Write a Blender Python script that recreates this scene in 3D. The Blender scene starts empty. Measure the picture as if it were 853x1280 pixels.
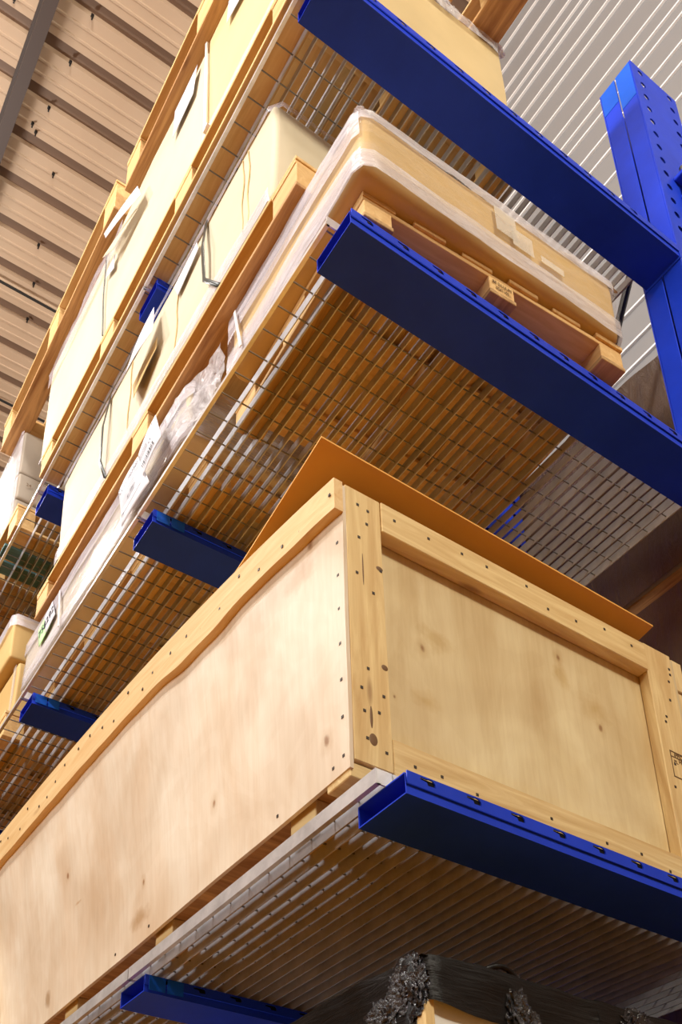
import bpy, bmesh, math, random
from mathutils import Vector, Matrix, noise
random.seed(7)
SC = bpy.context.scene
COL = SC.collection
PI = math.pi

# ------------------------------------------------------------------ camera
M = [[0.850089, -0.526608, 0.005755], [0.229177, 0.360071, -0.904338], [0.474159, 0.770086, 0.426779]]   # right, down, forward
F, CX, CY = 1332.028, 331.311, 1188.565
cam = bpy.data.cameras.new('camera'); cam_o = bpy.data.objects.new('camera', cam); COL.objects.link(cam_o)
r, d, f = (Vector(v) for v in M)
mw = Matrix((( r.x, -d.x, -f.x, 0), (r.y, -d.y, -f.y, 0), (r.z, -d.z, -f.z, 0), (0, 0, 0, 1)))
cam_o.matrix_world = mw
cam.sensor_fit = 'VERTICAL'; cam.sensor_height = 36.0; cam.lens = F * 36.0 / 1280.0
cam.shift_x = (426.5 - CX) / 1280.0; cam.shift_y = (CY - 640.0) / 1280.0
cam.clip_start = 0.02; cam.clip_end = 200
SC.camera = cam_o

# ------------------------------------------------------------------ world, lamps, exposure
w = bpy.data.worlds.new('hall'); SC.world = w; w.use_nodes = True
w.node_tree.nodes['Background'].inputs[0].default_value = (1.0, 0.56, 0.22, 1)
w.node_tree.nodes['Background'].inputs[1].default_value = 0.09
def lamp(name, loc, aim, power, size, color):
    l = bpy.data.lights.new(name, 'AREA'); l.shape = 'DISK'; l.size = size; l.energy = power; l.color = color
    o = bpy.data.objects.new(name, l); COL.objects.link(o); o.location = loc
    o.rotation_euler = (Vector(aim) - Vector(loc)).to_track_quat('-Z', 'Y').to_euler()
    return o
lamp('aisle_lamp', (-1.0, 3.9, 4.7), (1.0, 3.3, 3.9), 34, 0.5, (1.0, 0.96, 0.91))
lamp('aisle_lamp', (-2.4, 1.6, 5.7), (1.1, 1.9, 2.4), 125, 0.5, (1.0, 0.97, 0.93))
side_fill = lamp('side_fill_light', (-12.5, 1.6, 4.9), (1.1, 2.0, 2.2), 820, 3.0, (1.0, 0.98, 0.95))  # added unseen area light for the aisle faces and grating bars
side_fill.data.shape = 'RECTANGLE'; side_fill.data.size = 4.0; side_fill.data.size_y = 3.8
lamp('aisle_lamp', (0.8, -5.0, 6.5), (1.8, 1.4, 2.4), 330, 1.0, (1.0, 0.94, 0.78))
def bay_lamp(loc, power):
    l = bpy.data.lights.new('high_bay_lamp', 'POINT'); l.energy = power; l.shadow_soft_size = .25; l.color = (1.0, .95, .89)
    o = bpy.data.objects.new('high_bay_lamp', l); COL.objects.link(o); o.location = loc
bay_lamp((0.0, 7.2, 7.8), 190); bay_lamp((-.4, 1.0, 8.2), 280); bay_lamp((-.4, -5.0, 8.2), 260)
SC.view_settings.view_transform = 'Standard'; SC.view_settings.look = 'None'
SC.view_settings.gamma = 1.0; SC.view_settings.use_curve_mapping = False
SC.view_settings.exposure = 0.35

# ------------------------------------------------------------------ materials
class NT:
    def __init__(s, name):
        s.m = bpy.data.materials.new(name); s.m.use_nodes = True
        s.t = s.m.node_tree; s.p = s.t.nodes['Principled BSDF']; s.out = s.t.nodes['Material Output']
    def n(s, typ, **kw):
        nd = s.t.nodes.new(typ)
        for k, v in kw.items():
            if k.startswith('i_'): nd.inputs[k[2:].replace('_', ' ')].default_value = v
            else: setattr(nd, k, v)
        return nd
    def l(s, a, b): s.t.links.new(a, b)
    def coords(s, scale, rnd=True):
        tc = s.n('ShaderNodeTexCoord'); mp = s.n('ShaderNodeMapping'); mp.inputs['Scale'].default_value = scale
        if rnd:
            oi = s.n('ShaderNodeObjectInfo'); mu = s.n('ShaderNodeVectorMath', operation='SCALE')
            cb = s.n('ShaderNodeCombineXYZ')
            for k in range(3): s.l(oi.outputs['Random'], cb.inputs[k])
            s.l(cb.outputs[0], mu.inputs[0]); mu.inputs['Scale'].default_value = 37.0
            ad = s.n('ShaderNodeVectorMath', operation='ADD')
            s.l(tc.outputs['Object'], ad.inputs[0]); s.l(mu.outputs[0], ad.inputs[1]); s.l(ad.outputs[0], mp.inputs['Vector'])
        else:
            s.l(tc.outputs['Object'], mp.inputs['Vector'])
        return mp.outputs[0]
    def ramp(s, fac, stops):
        rp = s.n('ShaderNodeValToRGB'); e = rp.color_ramp.elements
        while len(e) < len(stops): e.new(0.5)
        for k, (p, c) in enumerate(stops): e[k].position = p; e[k].color = (*c, 1)
        s.l(fac, rp.inputs[0]); return rp.outputs[0]
    def noise(s, vec, scale, detail=4, rough=.55, dist=0.):
        nd = s.n('ShaderNodeTexNoise'); nd.inputs['Scale'].default_value = scale; nd.inputs['Detail'].default_value = detail
        nd.inputs['Roughness'].default_value = rough; nd.inputs['Distortion'].default_value = dist
        s.l(vec, nd.inputs['Vector']); return nd.outputs['Fac']
    def mul(s, a, b, fac=1.0, mode='MULTIPLY'):
        mx = s.n('ShaderNodeMix', data_type='RGBA', blend_type=mode); mx.inputs[0].default_value = fac
        s.l(a, mx.inputs[6])
        if isinstance(b, tuple): mx.inputs[7].default_value = (*b, 1)
        else: s.l(b, mx.inputs[7])
        return mx.outputs[2]
    def bump(s, h, strength, dist=0.01):
        b = s.n('ShaderNodeBump'); b.inputs['Strength'].default_value = strength; b.inputs['Distance'].default_value = dist
        s.l(h, b.inputs['Height']); s.l(b.outputs[0], s.p.inputs['Normal'])
    def base(s, c):
        if isinstance(c, tuple): s.p.inputs['Base Color'].default_value = (*c, 1)
        else: s.l(c, s.p.inputs['Base Color'])

def mat_wood(name, light, dark, knots=0.5, rough=.65, tone=True):
    t = NT(name); v = t.coords((1.3, 16, 16))
    g = t.noise(v, 1.6, 5, .6, 1.2)
    c = t.ramp(g, [(.28, dark), (.5, tuple(.5*(a+b) for a, b in zip(light, dark))), (.68, light)])
    v2 = t.coords((1.1, 5.0, 5.0)); vo = t.n('ShaderNodeTexVoronoi'); vo.inputs['Scale'].default_value = 2.6; t.l(v2, vo.inputs['Vector'])
    k = t.ramp(vo.outputs['Distance'], [(.0, (.16, .07, .02)), (.06, (.30, .15, .05)), (.14, (1, 1, 1))])
    c = t.mul(c, k, knots)
    if tone:
        oi = t.n('ShaderNodeObjectInfo'); rr = t.ramp(oi.outputs['Random'], [(0, (.86, .84, .80)), (1, (1.0, 1.0, 1.0))])
        c = t.mul(c, rr, 1.0)
    t.base(c); t.p.inputs['Roughness'].default_value = rough; t.bump(g, .25, .004)
    return t.m
def mat_ply(name, light, dark, spots, stains=(), axis='x'):
    # spots: knots at given places of the panel; stains: softer smudges
    t = NT(name); v = t.coords((1, 1, 1), False)
    sc = {'x': (9, 6.0, 1.6), 'y': (6.0, 9, 1.6)}[axis]
    a = t.noise(t.coords(sc, False), 1.0, 5, .55, .8)
    b = t.noise(v, 2.2, 3, .5, .6)
    c = t.ramp(a, [(.3, dark), (.62, light)])
    c = t.mul(c, t.ramp(b, [(.3, (.70, .60, .50)), (.66, (1, 1, 1))]), .85)  # mottling, its lighter patches also stand for highlights on the dented panel
    tc = t.n('ShaderNodeTexCoord')
    def blob(pos, size, inner, outer, colr, fac, swirl):
        nonlocal c
        sb = t.n('ShaderNodeVectorMath', operation='SUBTRACT'); t.l(tc.outputs['Object'], sb.inputs[0]); sb.inputs[1].default_value = pos
        ml = t.n('ShaderNodeVectorMath', operation='DIVIDE'); t.l(sb.outputs[0], ml.inputs[0]); ml.inputs[1].default_value = size
        le = t.n('ShaderNodeVectorMath', operation='LENGTH'); t.l(ml.outputs[0], le.inputs[0])
        ad = t.n('ShaderNodeMath', operation='MULTIPLY_ADD'); t.l(t.noise(v, swirl, 3), ad.inputs[0]); ad.inputs[1].default_value = .9; t.l(le.outputs['Value'], ad.inputs[2])
        rp = t.ramp(ad.outputs[0], [(inner, colr), (outer, (1, 1, 1))])
        c = t.mul(c, rp, fac)
    for p, s in spots:
        sz = (9, s, s * 1.5) if axis == 'x' else (s, 9, s * 1.5)
        blob(p, sz, .62, 1.05, (.42, .24, .12), .8, 30); blob(p, (sz[0] * 2.6, sz[1] * 2.6, sz[2] * 2.4), .5, 1.2, (.80, .70, .58), .7, 16)
    for p, s, cl in stains: blob(p, (9, s[1], s[2]) if axis == 'x' else (s[0], 9, s[2]), .6, 1.3, cl, 1.0, 20)
    fn = t.noise(t.coords({'x': (40, 60, 4), 'y': (60, 40, 4)}[axis], False), 1.0, 4, .6, .5)
    c = t.mul(c, t.ramp(fn, [(.35, (.90, .86, .80)), (.6, (1, 1, 1))]), .6)
    sw = t.noise(v, 1.6, 2, .5, 3.0); wv = t.n('ShaderNodeMath', operation='MULTIPLY'); t.l(sw, wv.inputs[0]); wv.inputs[1].default_value = 26.0
    sn = t.n('ShaderNodeMath', operation='SINE'); t.l(wv.outputs[0], sn.inputs[0])
    c = t.mul(c, t.ramp(sn.outputs[0], [(.0, (.86, .80, .72)), (.35, (1, 1, 1))]), .16)
    t.base(c); t.p.inputs['Roughness'].default_value = .45
    t.bump(t.noise(v, 3.0, 3, .5, .4), .25, .03)
    return t.m
def mat_card(name, col, var=.12):
    t = NT(name); n = t.noise(t.coords((1, 1, 1)), 3.0, 4)
    c = t.ramp(n, [(.3, tuple(x * (1 - var) for x in col)), (.7, col)])
    t.base(c); t.p.inputs['Roughness'].default_value = .6; t.p.inputs['Specular IOR Level'].default_value = .3
    t.bump(t.noise(t.coords((1, 1, 1)), 6.0, 3), .15, .02)
    return t.m
def mat_plain(name, col, rough=.5, metal=0., coat=0., bump=None, spec=.5):
    t = NT(name); t.base(col); p = t.p.inputs
    p['Roughness'].default_value = rough; p['Metallic'].default_value = metal; p['Coat Weight'].default_value = coat
    p['Specular IOR Level'].default_value = spec
    if bump: t.bump(t.noise(t.coords((1, 1, 1)), bump[0], 4), bump[1], bump[2])
    return t.m
def mat_galv(name, col, rough, metal=.85):
    t = NT(name); vo = t.n('ShaderNodeTexVoronoi'); vo.inputs['Scale'].default_value = 60; t.l(t.coords((1, 1, 1)), vo.inputs['Vector'])
    n = t.noise(t.coords((1, 1, 1)), 12, 4)
    c = t.ramp(n, [(.3, tuple(x * .7 for x in col)), (.7, col)])
    c = t.mul(c, t.ramp(vo.outputs['Color'], [(0, (.8, .8, .8)), (1, (1, 1, 1))]), .5)
    t.base(c); t.p.inputs['Metallic'].default_value = metal; t.p.inputs['Roughness'].default_value = rough
    return t.m
def mat_blue(name, col):
    t = NT(name); n = t.noise(t.coords((1, 1, 1)), 5.0, 5, .6)
    c = t.ramp(n, [(.3, tuple(x * .82 for x in col)), (.65, col)])
    sc = t.noise(t.coords((14, 3, 90)), 1.0, 6, .7, 2.)
    c = t.mul(c, t.ramp(sc, [(.70, (1, 1, 1)), (.76, (2.2, 1.6, 1.3))]), .5)
    t.base(c); t.p.inputs['Roughness'].default_value = .4; t.p.inputs['Specular IOR Level'].default_value = .12
    t.bump(t.noise(t.coords((1, 1, 1)), 9, 2), .06, .02)
    return t.m
def mat_film(name, col, alpha, rough=.16, scale=(1.5, 1.5, 9), bump=.5):
    t = NT(name); v = t.coords(scale)
    n = t.noise(v, 3.0, 5, .65, 1.2)
    t.base(col); t.p.inputs['Roughness'].default_value = rough; t.p.inputs['Specular IOR Level'].default_value = .7
    t.bump(n, bump, .02)
    tr = t.n('ShaderNodeBsdfTransparent'); mx = t.n('ShaderNodeMixShader')
    mr = t.n('ShaderNodeMapRange'); t.l(n, mr.inputs[0])
    mr.inputs[1].default_value = .3; mr.inputs[2].default_value = .72; mr.inputs[3].default_value = alpha[0]; mr.inputs[4].default_value = alpha[1]
    t.l(mr.outputs[0], mx.inputs[0]); t.l(tr.outputs[0], mx.inputs[1]); t.l(t.p.outputs[0], mx.inputs[2]); t.l(mx.outputs[0], t.out.inputs[0])
    return t.m

W_PALLET = mat_wood('pallet_wood', (.86, .60, .28), (.66, .38, .13), .5)
W_OLD = mat_wood('weathered_pallet_wood', (.70, .46, .20), (.34, .18, .06), .6)
W_DARK = mat_wood('brown_pallet_wood', (.76, .46, .19), (.34, .15, .045), .7)
W_PINE = mat_wood('pine_batten', (.84, .66, .33), (.58, .37, .14), .55, tone=False)
W_TEAL = mat_wood('teal_painted_wood', (.10, .22, .22), (.05, .12, .13), .2)
CARD = mat_card('cardboard', (.64, .43, .17))
CARD_P = mat_card('pale_cardboard', (.67, .58, .42))
CARD_M = mat_card('tan_cardboard', (.72, .55, .29))
CARD_G = mat_card('grey_wrapped_cardboard', (.42, .36, .29))
CREAM = mat_card('cream_board', (.82, .82, .78), .05)
HARDB = mat_card('hardboard', (.80, .42, .09), .1)
GALV = mat_galv('galvanised_steel', (.60, .61, .66), .36, .3)
GALV_D = mat_galv('dull_galvanised_rod', (.24, .23, .22), .35, .5)
GALV_E = mat_galv('galvanised_edge', (.9, .9, .92), .3, .5)
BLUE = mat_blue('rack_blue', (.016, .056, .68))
BLUE_L = mat_blue('lighter_blue', (.010, .12, .74))
FILM = mat_film('clear_stretch_film', (.80, .76, .84), (.15, .60))
FILM_N = mat_film('thin_clear_film', (.78, .72, .74), (.02, .20), .14)
FILM_B = mat_film('stretch_film_band', (.84, .80, .86), (.38, .78), .2)
FILM_W = mat_film('crumpled_clear_film', (.90, .88, .92), (.25, .85), .1, (5, 5, 5), .9)
TAPE = mat_film('clear_tape', (.85, .80, .72), (.3, .5), .25, (1, 1, 1), .05)
BLACKF = mat_film('black_stretch_film', (.006, .005, .005), (.985, 1.0), .38, (2, 2, 22), .3)
BLACKF.node_tree.nodes['Principled BSDF'].inputs['Specular IOR Level'].default_value = .25
BLACKC = mat_film('crumpled_black_film', (.012, .012, .015), (.98, 1.0), .06, (9, 9, 9), .6)
BROWNF = mat_film('smoky_brown_film', (.17, .085, .03), (.97, 1.0), .55, (2, 7, 1.2), .6)
PAPER = mat_plain('paper', (.66, .65, .71), .6)
GREENP = mat_plain('green_paper', (.52, .90, .42), .6)
INK = mat_plain('ink', (.03, .03, .04), .6)
INKG = mat_plain('grey_ink', (.09, .09, .11), .6)
INKB = mat_plain('brown_stamp_ink', (.16, .09, .035), .7)
STRAPD = mat_plain('dark_strap', (.05, .055, .05), .3)
STRAPW = mat_plain('white_strap', (.85, .83, .86), .3)
STEELD = mat_plain('dark_steel', (.05, .045, .04), .45, .3)
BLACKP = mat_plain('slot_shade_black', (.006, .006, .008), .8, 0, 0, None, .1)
NAIL = mat_plain('nail_head', (.05, .035, .025), .5, .3)
KNOT = mat_plain('wood_knot', (.16, .075, .02), .6)
CEIL = mat_plain('ceiling_sheet', (.74, .55, .385), .6, 0, 0, (3, .05, .02))
CBAND = mat_plain('ceiling_band', (.25, .165, .115), .5)
BEAMC = mat_plain('roof_beam_paint', (.085, .06, .052), .5)
CABLE = mat_plain('black_cable', (.02, .018, .018), .5)
WALLR = mat_plain('lit_wall_rib', (.93, .92, .93), .3)
WALLM = mat_plain('grey_wall_sheet', (.255, .25, .255), .35, 0, 0, (2, .05, .02))
FLOORM = mat_plain('warm_bounce_floor', (.44, .185, .016), .9, 0, 0, (6, .1, .01), 0.0)  # unseen floor coloured strongly orange to bounce warm light onto the undersides

# ------------------------------------------------------------------ mesh helpers
def link(o, parent=None):
    COL.objects.link(o)
    if parent: o.parent = parent
    return o
class MB:
    def __init__(s): s.v = []; s.f = []
    def box(s, x0, x1, y0, y1, z0, z1):
        b = len(s.v)
        s.v += [(x0, y0, z0), (x1, y0, z0), (x1, y1, z0), (x0, y1, z0), (x0, y0, z1), (x1, y0, z1), (x1, y1, z1), (x0, y1, z1)]
        s.f += [tuple(b + i for i in q) for q in ((3, 2, 1, 0), (4, 5, 6, 7), (0, 1, 5, 4), (1, 2, 6, 5), (2, 3, 7, 6), (3, 0, 4, 7))]
    def quad(s, a, b, c, d): n = len(s.v); s.v += [a, b, c, d]; s.f.append((n, n + 1, n + 2, n + 3))
    def tube(s, pts, rad, n=8):
        b = len(s.v); P = [Vector(p) for p in pts]
        for i, p in enumerate(P):
            t = (P[min(i + 1, len(P) - 1)] - P[max(i - 1, 0)]).normalized()
            u = t.orthogonal().normalized() if abs(t.z) > .99 else t.cross(Vector((0, 0, 1))).normalized()
            w_ = t.cross(u)
            for k in range(n):
                q = p + (u * math.cos(2 * PI * k / n) + w_ * math.sin(2 * PI * k / n)) * rad; s.v.append(tuple(q))
        for i in range(len(P) - 1):
            for k in range(n):
                s.f.append((b + i * n + k, b + i * n + (k + 1) % n, b + (i + 1) * n + (k + 1) % n, b + (i + 1) * n + k))
        s.f.append(tuple(b + k for k in reversed(range(n)))); s.f.append(tuple(b + (len(P) - 1) * n + k for k in range(n)))
    def loft(s, secs, close=True):
        b = len(s.v); n = len(secs[0])
        for sec in secs: s.v += [tuple(p) for p in sec]
        for i in range(len(secs) - 1):
            for k in range(n if close else n - 1):
                s.f.append((b + i * n + k, b + i * n + (k + 1) % n, b + (i + 1) * n + (k + 1) % n, b + (i + 1) * n + k))
        if close:
            s.f.append(tuple(b + k for k in reversed(range(n)))); s.f.append(tuple(b + (len(secs) - 1) * n + k for k in range(n)))
    def mesh(s, name, mat, smooth=False, o=(0, 0, 0)):
        me = bpy.data.meshes.new(name); me.from_pydata([(x - o[0], y - o[1], z - o[2]) for x, y, z in s.v], [], s.f); me.update()
        bm = bmesh.new(); bm.from_mesh(me); bmesh.ops.recalc_face_normals(bm, faces=bm.faces); bm.to_mesh(me); bm.free()
        me.materials.append(mat)
        if smooth: me.polygons.foreach_set('use_smooth', [True] * len(me.polygons))
        return me
def thing(name, label, cat, o, group=None):
    e = bpy.data.objects.new(name, None); e.empty_display_size = .1; link(e); e.location = o
    e['label'] = label; e['category'] = cat; e['kind'] = 'thing'
    if group: e['group'] = group
    return e
def tag(o, label, cat, group=None):
    o['label'] = label; o['category'] = cat; o['kind'] = 'thing'
    if group: o['group'] = group
    return o
def struct(o): o['kind'] = 'structure'; return o
def part(name, mb, mat, T=None, smooth=False, label=None):
    o0 = tuple(T['_o']) if T and '_o' in T else (tuple(T.location) if T else (0, 0, 0))
    ob = bpy.data.objects.new(name, mb.mesh(name, mat, smooth, o0)); link(ob, T)
    if label: ob['label'] = label
    return ob
def sub(name, mb, mat, P, T, smooth=False):           # sub-part of part P of thing T (P sits at the thing's origin)
    ob = bpy.data.objects.new(name, mb.mesh(name, mat, smooth, tuple(T.location))); link(ob, P); return ob
_bm = {}
def brick_mesh(L, W, H, bev, mat):
    k = (round(L, 4), round(W, 4), round(H, 4), bev, mat.name)
    if k not in _bm:
        bm = bmesh.new(); bmesh.ops.create_cube(bm, size=1.0)
        for v in bm.verts: v.co = Vector((v.co.x * L, v.co.y * W, v.co.z * H))
        if bev: bmesh.ops.bevel(bm, geom=bm.edges[:], offset=bev, segments=1, affect='EDGES')
        me = bpy.data.meshes.new('board'); bm.to_mesh(me); bm.free(); me.materials.append(mat); _bm[k] = me
    return _bm[k]
def bx(name, T, mat, x0, x1, y0, y1, z0, z1, bev=.0015, axis=None, parent=None, label=None, tilt=(0, 0, 0)):
    """a board or block whose grain runs along its longest side; mesh data is shared between alike pieces"""
    s = (x1 - x0, y1 - y0, z1 - z0)
    a = axis or 'xyz'[s.index(max(s))]
    dims = {'x': (s[0], s[1], s[2]), 'y': (s[1], s[0], s[2]), 'z': (s[2], s[1], s[0])}[a]
    ob = bpy.data.objects.new(name, brick_mesh(*dims, bev, mat)); link(ob, parent or T)
    o0 = Vector(T.location) if T else Vector()
    ob.location = Vector(((x0 + x1) / 2, (y0 + y1) / 2, (z0 + z1) / 2)) - o0
    R = {'x': Matrix(), 'y': Matrix.Rotation(PI / 2, 4, 'Z'), 'z': Matrix.Rotation(-PI / 2, 4, 'Y')}[a]
    if any(tilt):
        from mathutils import Euler
        R = Euler(tilt).to_matrix().to_4x4() @ R
    ob.rotation_euler = R.to_euler()
    if label: ob['label'] = label
    return ob
def plate_mesh(name, outline, holes, th, mat):
    """flat plate with real holes, in local XY, thickness along Z"""
    cu = bpy.data.curves.new(name, 'CURVE'); cu.dimensions = '2D'; cu.fill_mode = 'BOTH'; cu.extrude = th / 2
    for ring in [outline] + holes:
        sp = cu.splines.new('POLY'); sp.points.add(len(ring) - 1); sp.use_cyclic_u = True
        for p, (x, y) in zip(sp.points, ring): p.co = (x, y, 0, 1)
    o = bpy.data.objects.new(name, cu); COL.objects.link(o)
    dg = bpy.context.evaluated_depsgraph_get(); dg.update()
    me = bpy.data.meshes.new_from_object(o.evaluated_get(dg)); me.name = name
    bpy.data.objects.remove(o); bpy.data.curves.remove(cu)
    me.materials.clear(); me.materials.append(mat); return me
def text_mesh(txt, size, mat, th=.0004):
    cu = bpy.data.curves.new('lettering', 'FONT'); cu.body = txt; cu.size = size; cu.extrude = th; cu.align_x = 'CENTER'; cu.align_y = 'CENTER'
    o = bpy.data.objects.new('lettering', cu); COL.objects.link(o)
    dg = bpy.context.evaluated_depsgraph_get(); dg.update()
    me = bpy.data.meshes.new_from_object(o.evaluated_get(dg)); bpy.data.objects.remove(o); bpy.data.curves.remove(cu)
    me.materials.clear(); me.materials.append(mat); return me
def n3(x, y, z): return noise.noise(Vector((x, y, z)))

# carton: a box with slightly soft, uneven faces
def carton(name, T, mat, x0, x1, y0, y1, z0, z1, bulge=.006, rnd=.012, seed=0.0, grid=10):
    bm = bmesh.new(); bmesh.ops.create_cube(bm, size=1.0)
    s = Vector((x1 - x0, y1 - y0, z1 - z0)); c = Vector(((x0 + x1) / 2, (y0 + y1) / 2, (z0 + z1) / 2))
    for v in bm.verts: v.co = Vector((v.co.x * s.x, v.co.y * s.y, v.co.z * s.z))
    bmesh.ops.bevel(bm, geom=bm.edges[:], offset=rnd, segments=3, affect='EDGES', profile=.5)
    bmesh.ops.subdivide_edges(bm, edges=[e for e in bm.edges if e.calc_length() > .1], cuts=grid, use_grid_fill=True)
    for v in bm.verts:
        q = v.co + c
        n = Vector((n3(q.x * 3 + seed, q.y * 3, q.z * 3), n3(q.x * 3, q.y * 3 + seed + 9, q.z * 3), n3(q.x * 3 + 5, q.y * 3, q.z * 3 + seed)))
        v.co += n * bulge; v.co.z = min(max(v.co.z, -s.z / 2), s.z / 2)
    for v in bm.verts: v.co += c - Vector(T.location)
    bmesh.ops.recalc_face_normals(bm, faces=bm.faces)
    me = bpy.data.meshes.new(name); bm.to_mesh(me); bm.free(); me.materials.append(mat)
    me.polygons.foreach_set('use_smooth', [True] * len(me.polygons))
    ob = bpy.data.objects.new(name, me); link(ob, T); return ob
# film skirt: a sheet that follows a path round a load, between two heights
def skirt(name, T, mat, path, z0, z1, off=.006, amp=.006, freq=7., nz=8, step=.035, seed=0., parent=None, slope=0., zf=None):
    P = [Vector((x, y, 0)) for x, y in path]; pts = []
    for a, b in zip(P, P[1:]):
        k = max(1, int((b - a).length / step))
        for i in range(k): pts.append(a.lerp(b, i / k))
    pts.append(P[-1]); mb = MB(); secs = []; dist = 0.
    for i, p in enumerate(pts):
        t = (pts[min(i + 1, len(pts) - 1)] - pts[max(i - 1, 0)]).normalized(); nr = Vector((t.y, -t.x, 0))
        if i: dist += (p - pts[i - 1]).length
        row = []
        lo, hi = (z0, z1) if zf is None else zf(dist)
        for j in range(nz + 1):
            z = lo + (hi - lo) * j / nz
            h = n3(dist * freq * .5 + seed, z * freq * 1.6, seed) + .5 * n3(dist * freq * 2 + seed, z * freq * 3, seed + 4)
            q = p + nr * (off + amp * (h + .3))
            row.append((q.x, q.y, z + slope * dist + (.25 * amp * h if j else 0)))
        secs.append(row)
    mb.loft(secs, close=False)
    ob = bpy.data.objects.new(name, mb.mesh(name, mat, True, tuple(T.location))); link(ob, parent or T); return ob
def crumple(name, T, mat, c, size, amp=.35, freq=3.2, sub_=5, seed=0., parent=None, label=None):
    bm = bmesh.new(); bmesh.ops.create_icosphere(bm, subdivisions=sub_, radius=1.0)
    for v in bm.verts:
        q = v.co * freq; rdg = 1 - abs(n3(q.x + seed, q.y, q.z)) * 2; rdg2 = 1 - abs(n3(q.x * 2.7 + seed, q.y * 2.7, q.z * 2.7 + 3)) * 2
        v.co = v.co * (1 - amp + amp * rdg + amp * .5 * rdg2)
        v.co = Vector((v.co.x * size[0], v.co.y * size[1], v.co.z * size[2])) + Vector(c) - Vector(T.location)
    me = bpy.data.meshes.new(name); bm.to_mesh(me); bm.free(); me.materials.append(mat)
    ob = bpy.data.objects.new(name, me); link(ob, parent or T)
    if label: ob['label'] = label
    return ob
def sheet(name, T, mat, corners, parent=None, nu=8, nv=8, curl=0., cn=(-1, 0, 0), th=.001, label=None):
    """paper sheet through four corners (a, b, c, d), optionally curled along cn"""
    a, b, c, d_ = (Vector(p) for p in corners); cn = Vector(cn); mb = MB(); secs = []
    for i in range(nu + 1):
        u = i / nu; row = []
        for j in range(nv + 1):
            v = j / nv; p = a.lerp(b, u).lerp(d_.lerp(c, u), v) + cn * (curl * math.sin(PI * u) * .6 + curl * v * v)
            row.append(tuple(p))
        secs.append(row)
    mb.loft(secs, close=False)
    ob = bpy.data.objects.new(name, mb.mesh(name, mat, True, tuple(T.location))); link(ob, parent or T)
    so = ob.modifiers.new('thickness', 'SOLIDIFY'); so.thickness = th; so.offset = 0
    if label: ob['label'] = label
    return ob
def on_sheet(name, P, T, me, corners, uv, zoff=.0015, sx=1.0, sy=1.0):
    """print: a flat mesh laid on a sheet; local x runs along a->b, local y along d->a"""
    a, b, c, d_ = (Vector(p) for p in corners)
    ux = (b - a); uy = (a - d_); nr = ux.cross(uy).normalized()
    p = a.lerp(b, uv[0]).lerp(d_.lerp(c, uv[0]), uv[1]) + nr * zoff - Vector(T.location)
    X = ux.normalized() * sx; Y = (nr.cross(ux.normalized())).normalized() * sy
    ob = bpy.data.objects.new(name, me); link(ob, P)
    ob.matrix_local = Matrix(((X.x, Y.x, nr.x, p.x), (X.y, Y.y, nr.y, p.y), (X.z, Y.z, nr.z, p.z), (0, 0, 0, 1)))
    return ob
def bars_mesh(rects, mat, th=.0006):
    mb = MB()
    for x0, x1, y0, y1 in rects: mb.box(x0, x1, y0, y1, -th / 2, th / 2)
    return mb.mesh('printed_lines', mat)

# ------------------------------------------------------------------ setting
FZ = -1.6; HC = 11.0; XW = 3.9
m = MB(); m.box(-14, 6, -14, 22, FZ - .1, FZ); struct(part('floor', m, FLOORM))
# ceiling: pale sheets between darker brown bands running across the aisle, shallow stiffening folds in each sheet
ce = struct(part('ceiling', (lambda q: (q.box(-14, 6, -14, 22, HC + .12, HC + .2), q)[1])(MB()), CEIL))
Y0P, DP = 5.227, .411
for k in range(-16, 22):
    y0 = Y0P + k * DP; mb = MB()
    prof = [(y0 + .045, HC + .1), (y0 + .06, HC), (y0 + .15, HC), (y0 + .157, HC - .008), (y0 + .172, HC - .008), (y0 + .18, HC), (y0 + .255, HC), (y0 + .262, HC - .008),
            (y0 + .278, HC - .008), (y0 + .285, HC), (y0 + DP - .06, HC), (y0 + DP - .045, HC + .1)]
    mb.loft([[(-6, y, z) for y, z in prof], [(XW, y, z) for y, z in prof]], close=False); part('ceiling_sheet', mb, CEIL, ce)
    mb = MB(); mb.box(-6, XW, y0 - .06, y0 + .06, HC + .05, HC + .1); part('ceiling_band', mb, CBAND, ce)
mb = MB()
for k, (x, y) in enumerate([(1.15, 3.72), (1.31, 4.02), (1.32, 3.9), (1.25, 4.45), (1.22, 4.86), (1.19, 5.27), (1.16, 5.7), (1.08, 5.9), (1.13, 5.95), (.62, 5.1), (1.4, 6.2), (1.52, 6.9), (1.62, 7.3), (1.7, 7.7)]):
    mb.box(x - .006, x + .006, y - .006, y + .006, HC - .07, HC); mb.box(x - .012, x + .012, y - .012, y + .012, HC - .02, HC)
part('ceiling_screw', mb, CABLE, ce)['kind'] = 'stuff'
tb = struct(part('trim_1', (lambda q: (q.box(.80, .906, -10, 20, 10.56, 10.6), q)[1])(MB()), BEAMC)); tb.name = 'trim_1'
m = MB(); m.box(.835, .86, -10, 20, 10.6, 10.96); part('beam_web', m, BEAMC, tb)
m = MB(); m.box(.80, .906, -10, 20, 10.96, 11.0); part('beam_flange', m, BEAMC, tb)
for k, y in enumerate((7.40, 8.72)):
    m = MB(); m.tube([(-6, y, 10.9), (-2, y, 10.88), (1.0, y, 10.9), (XW, y, 10.88)], .014)
    tag(part('ceiling_cable', m, CABLE), ['thin black cable under the ceiling, nearer the roof beam', 'thin black cable under the ceiling, lower in the picture beyond the first cable'][k], 'cable')
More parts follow.
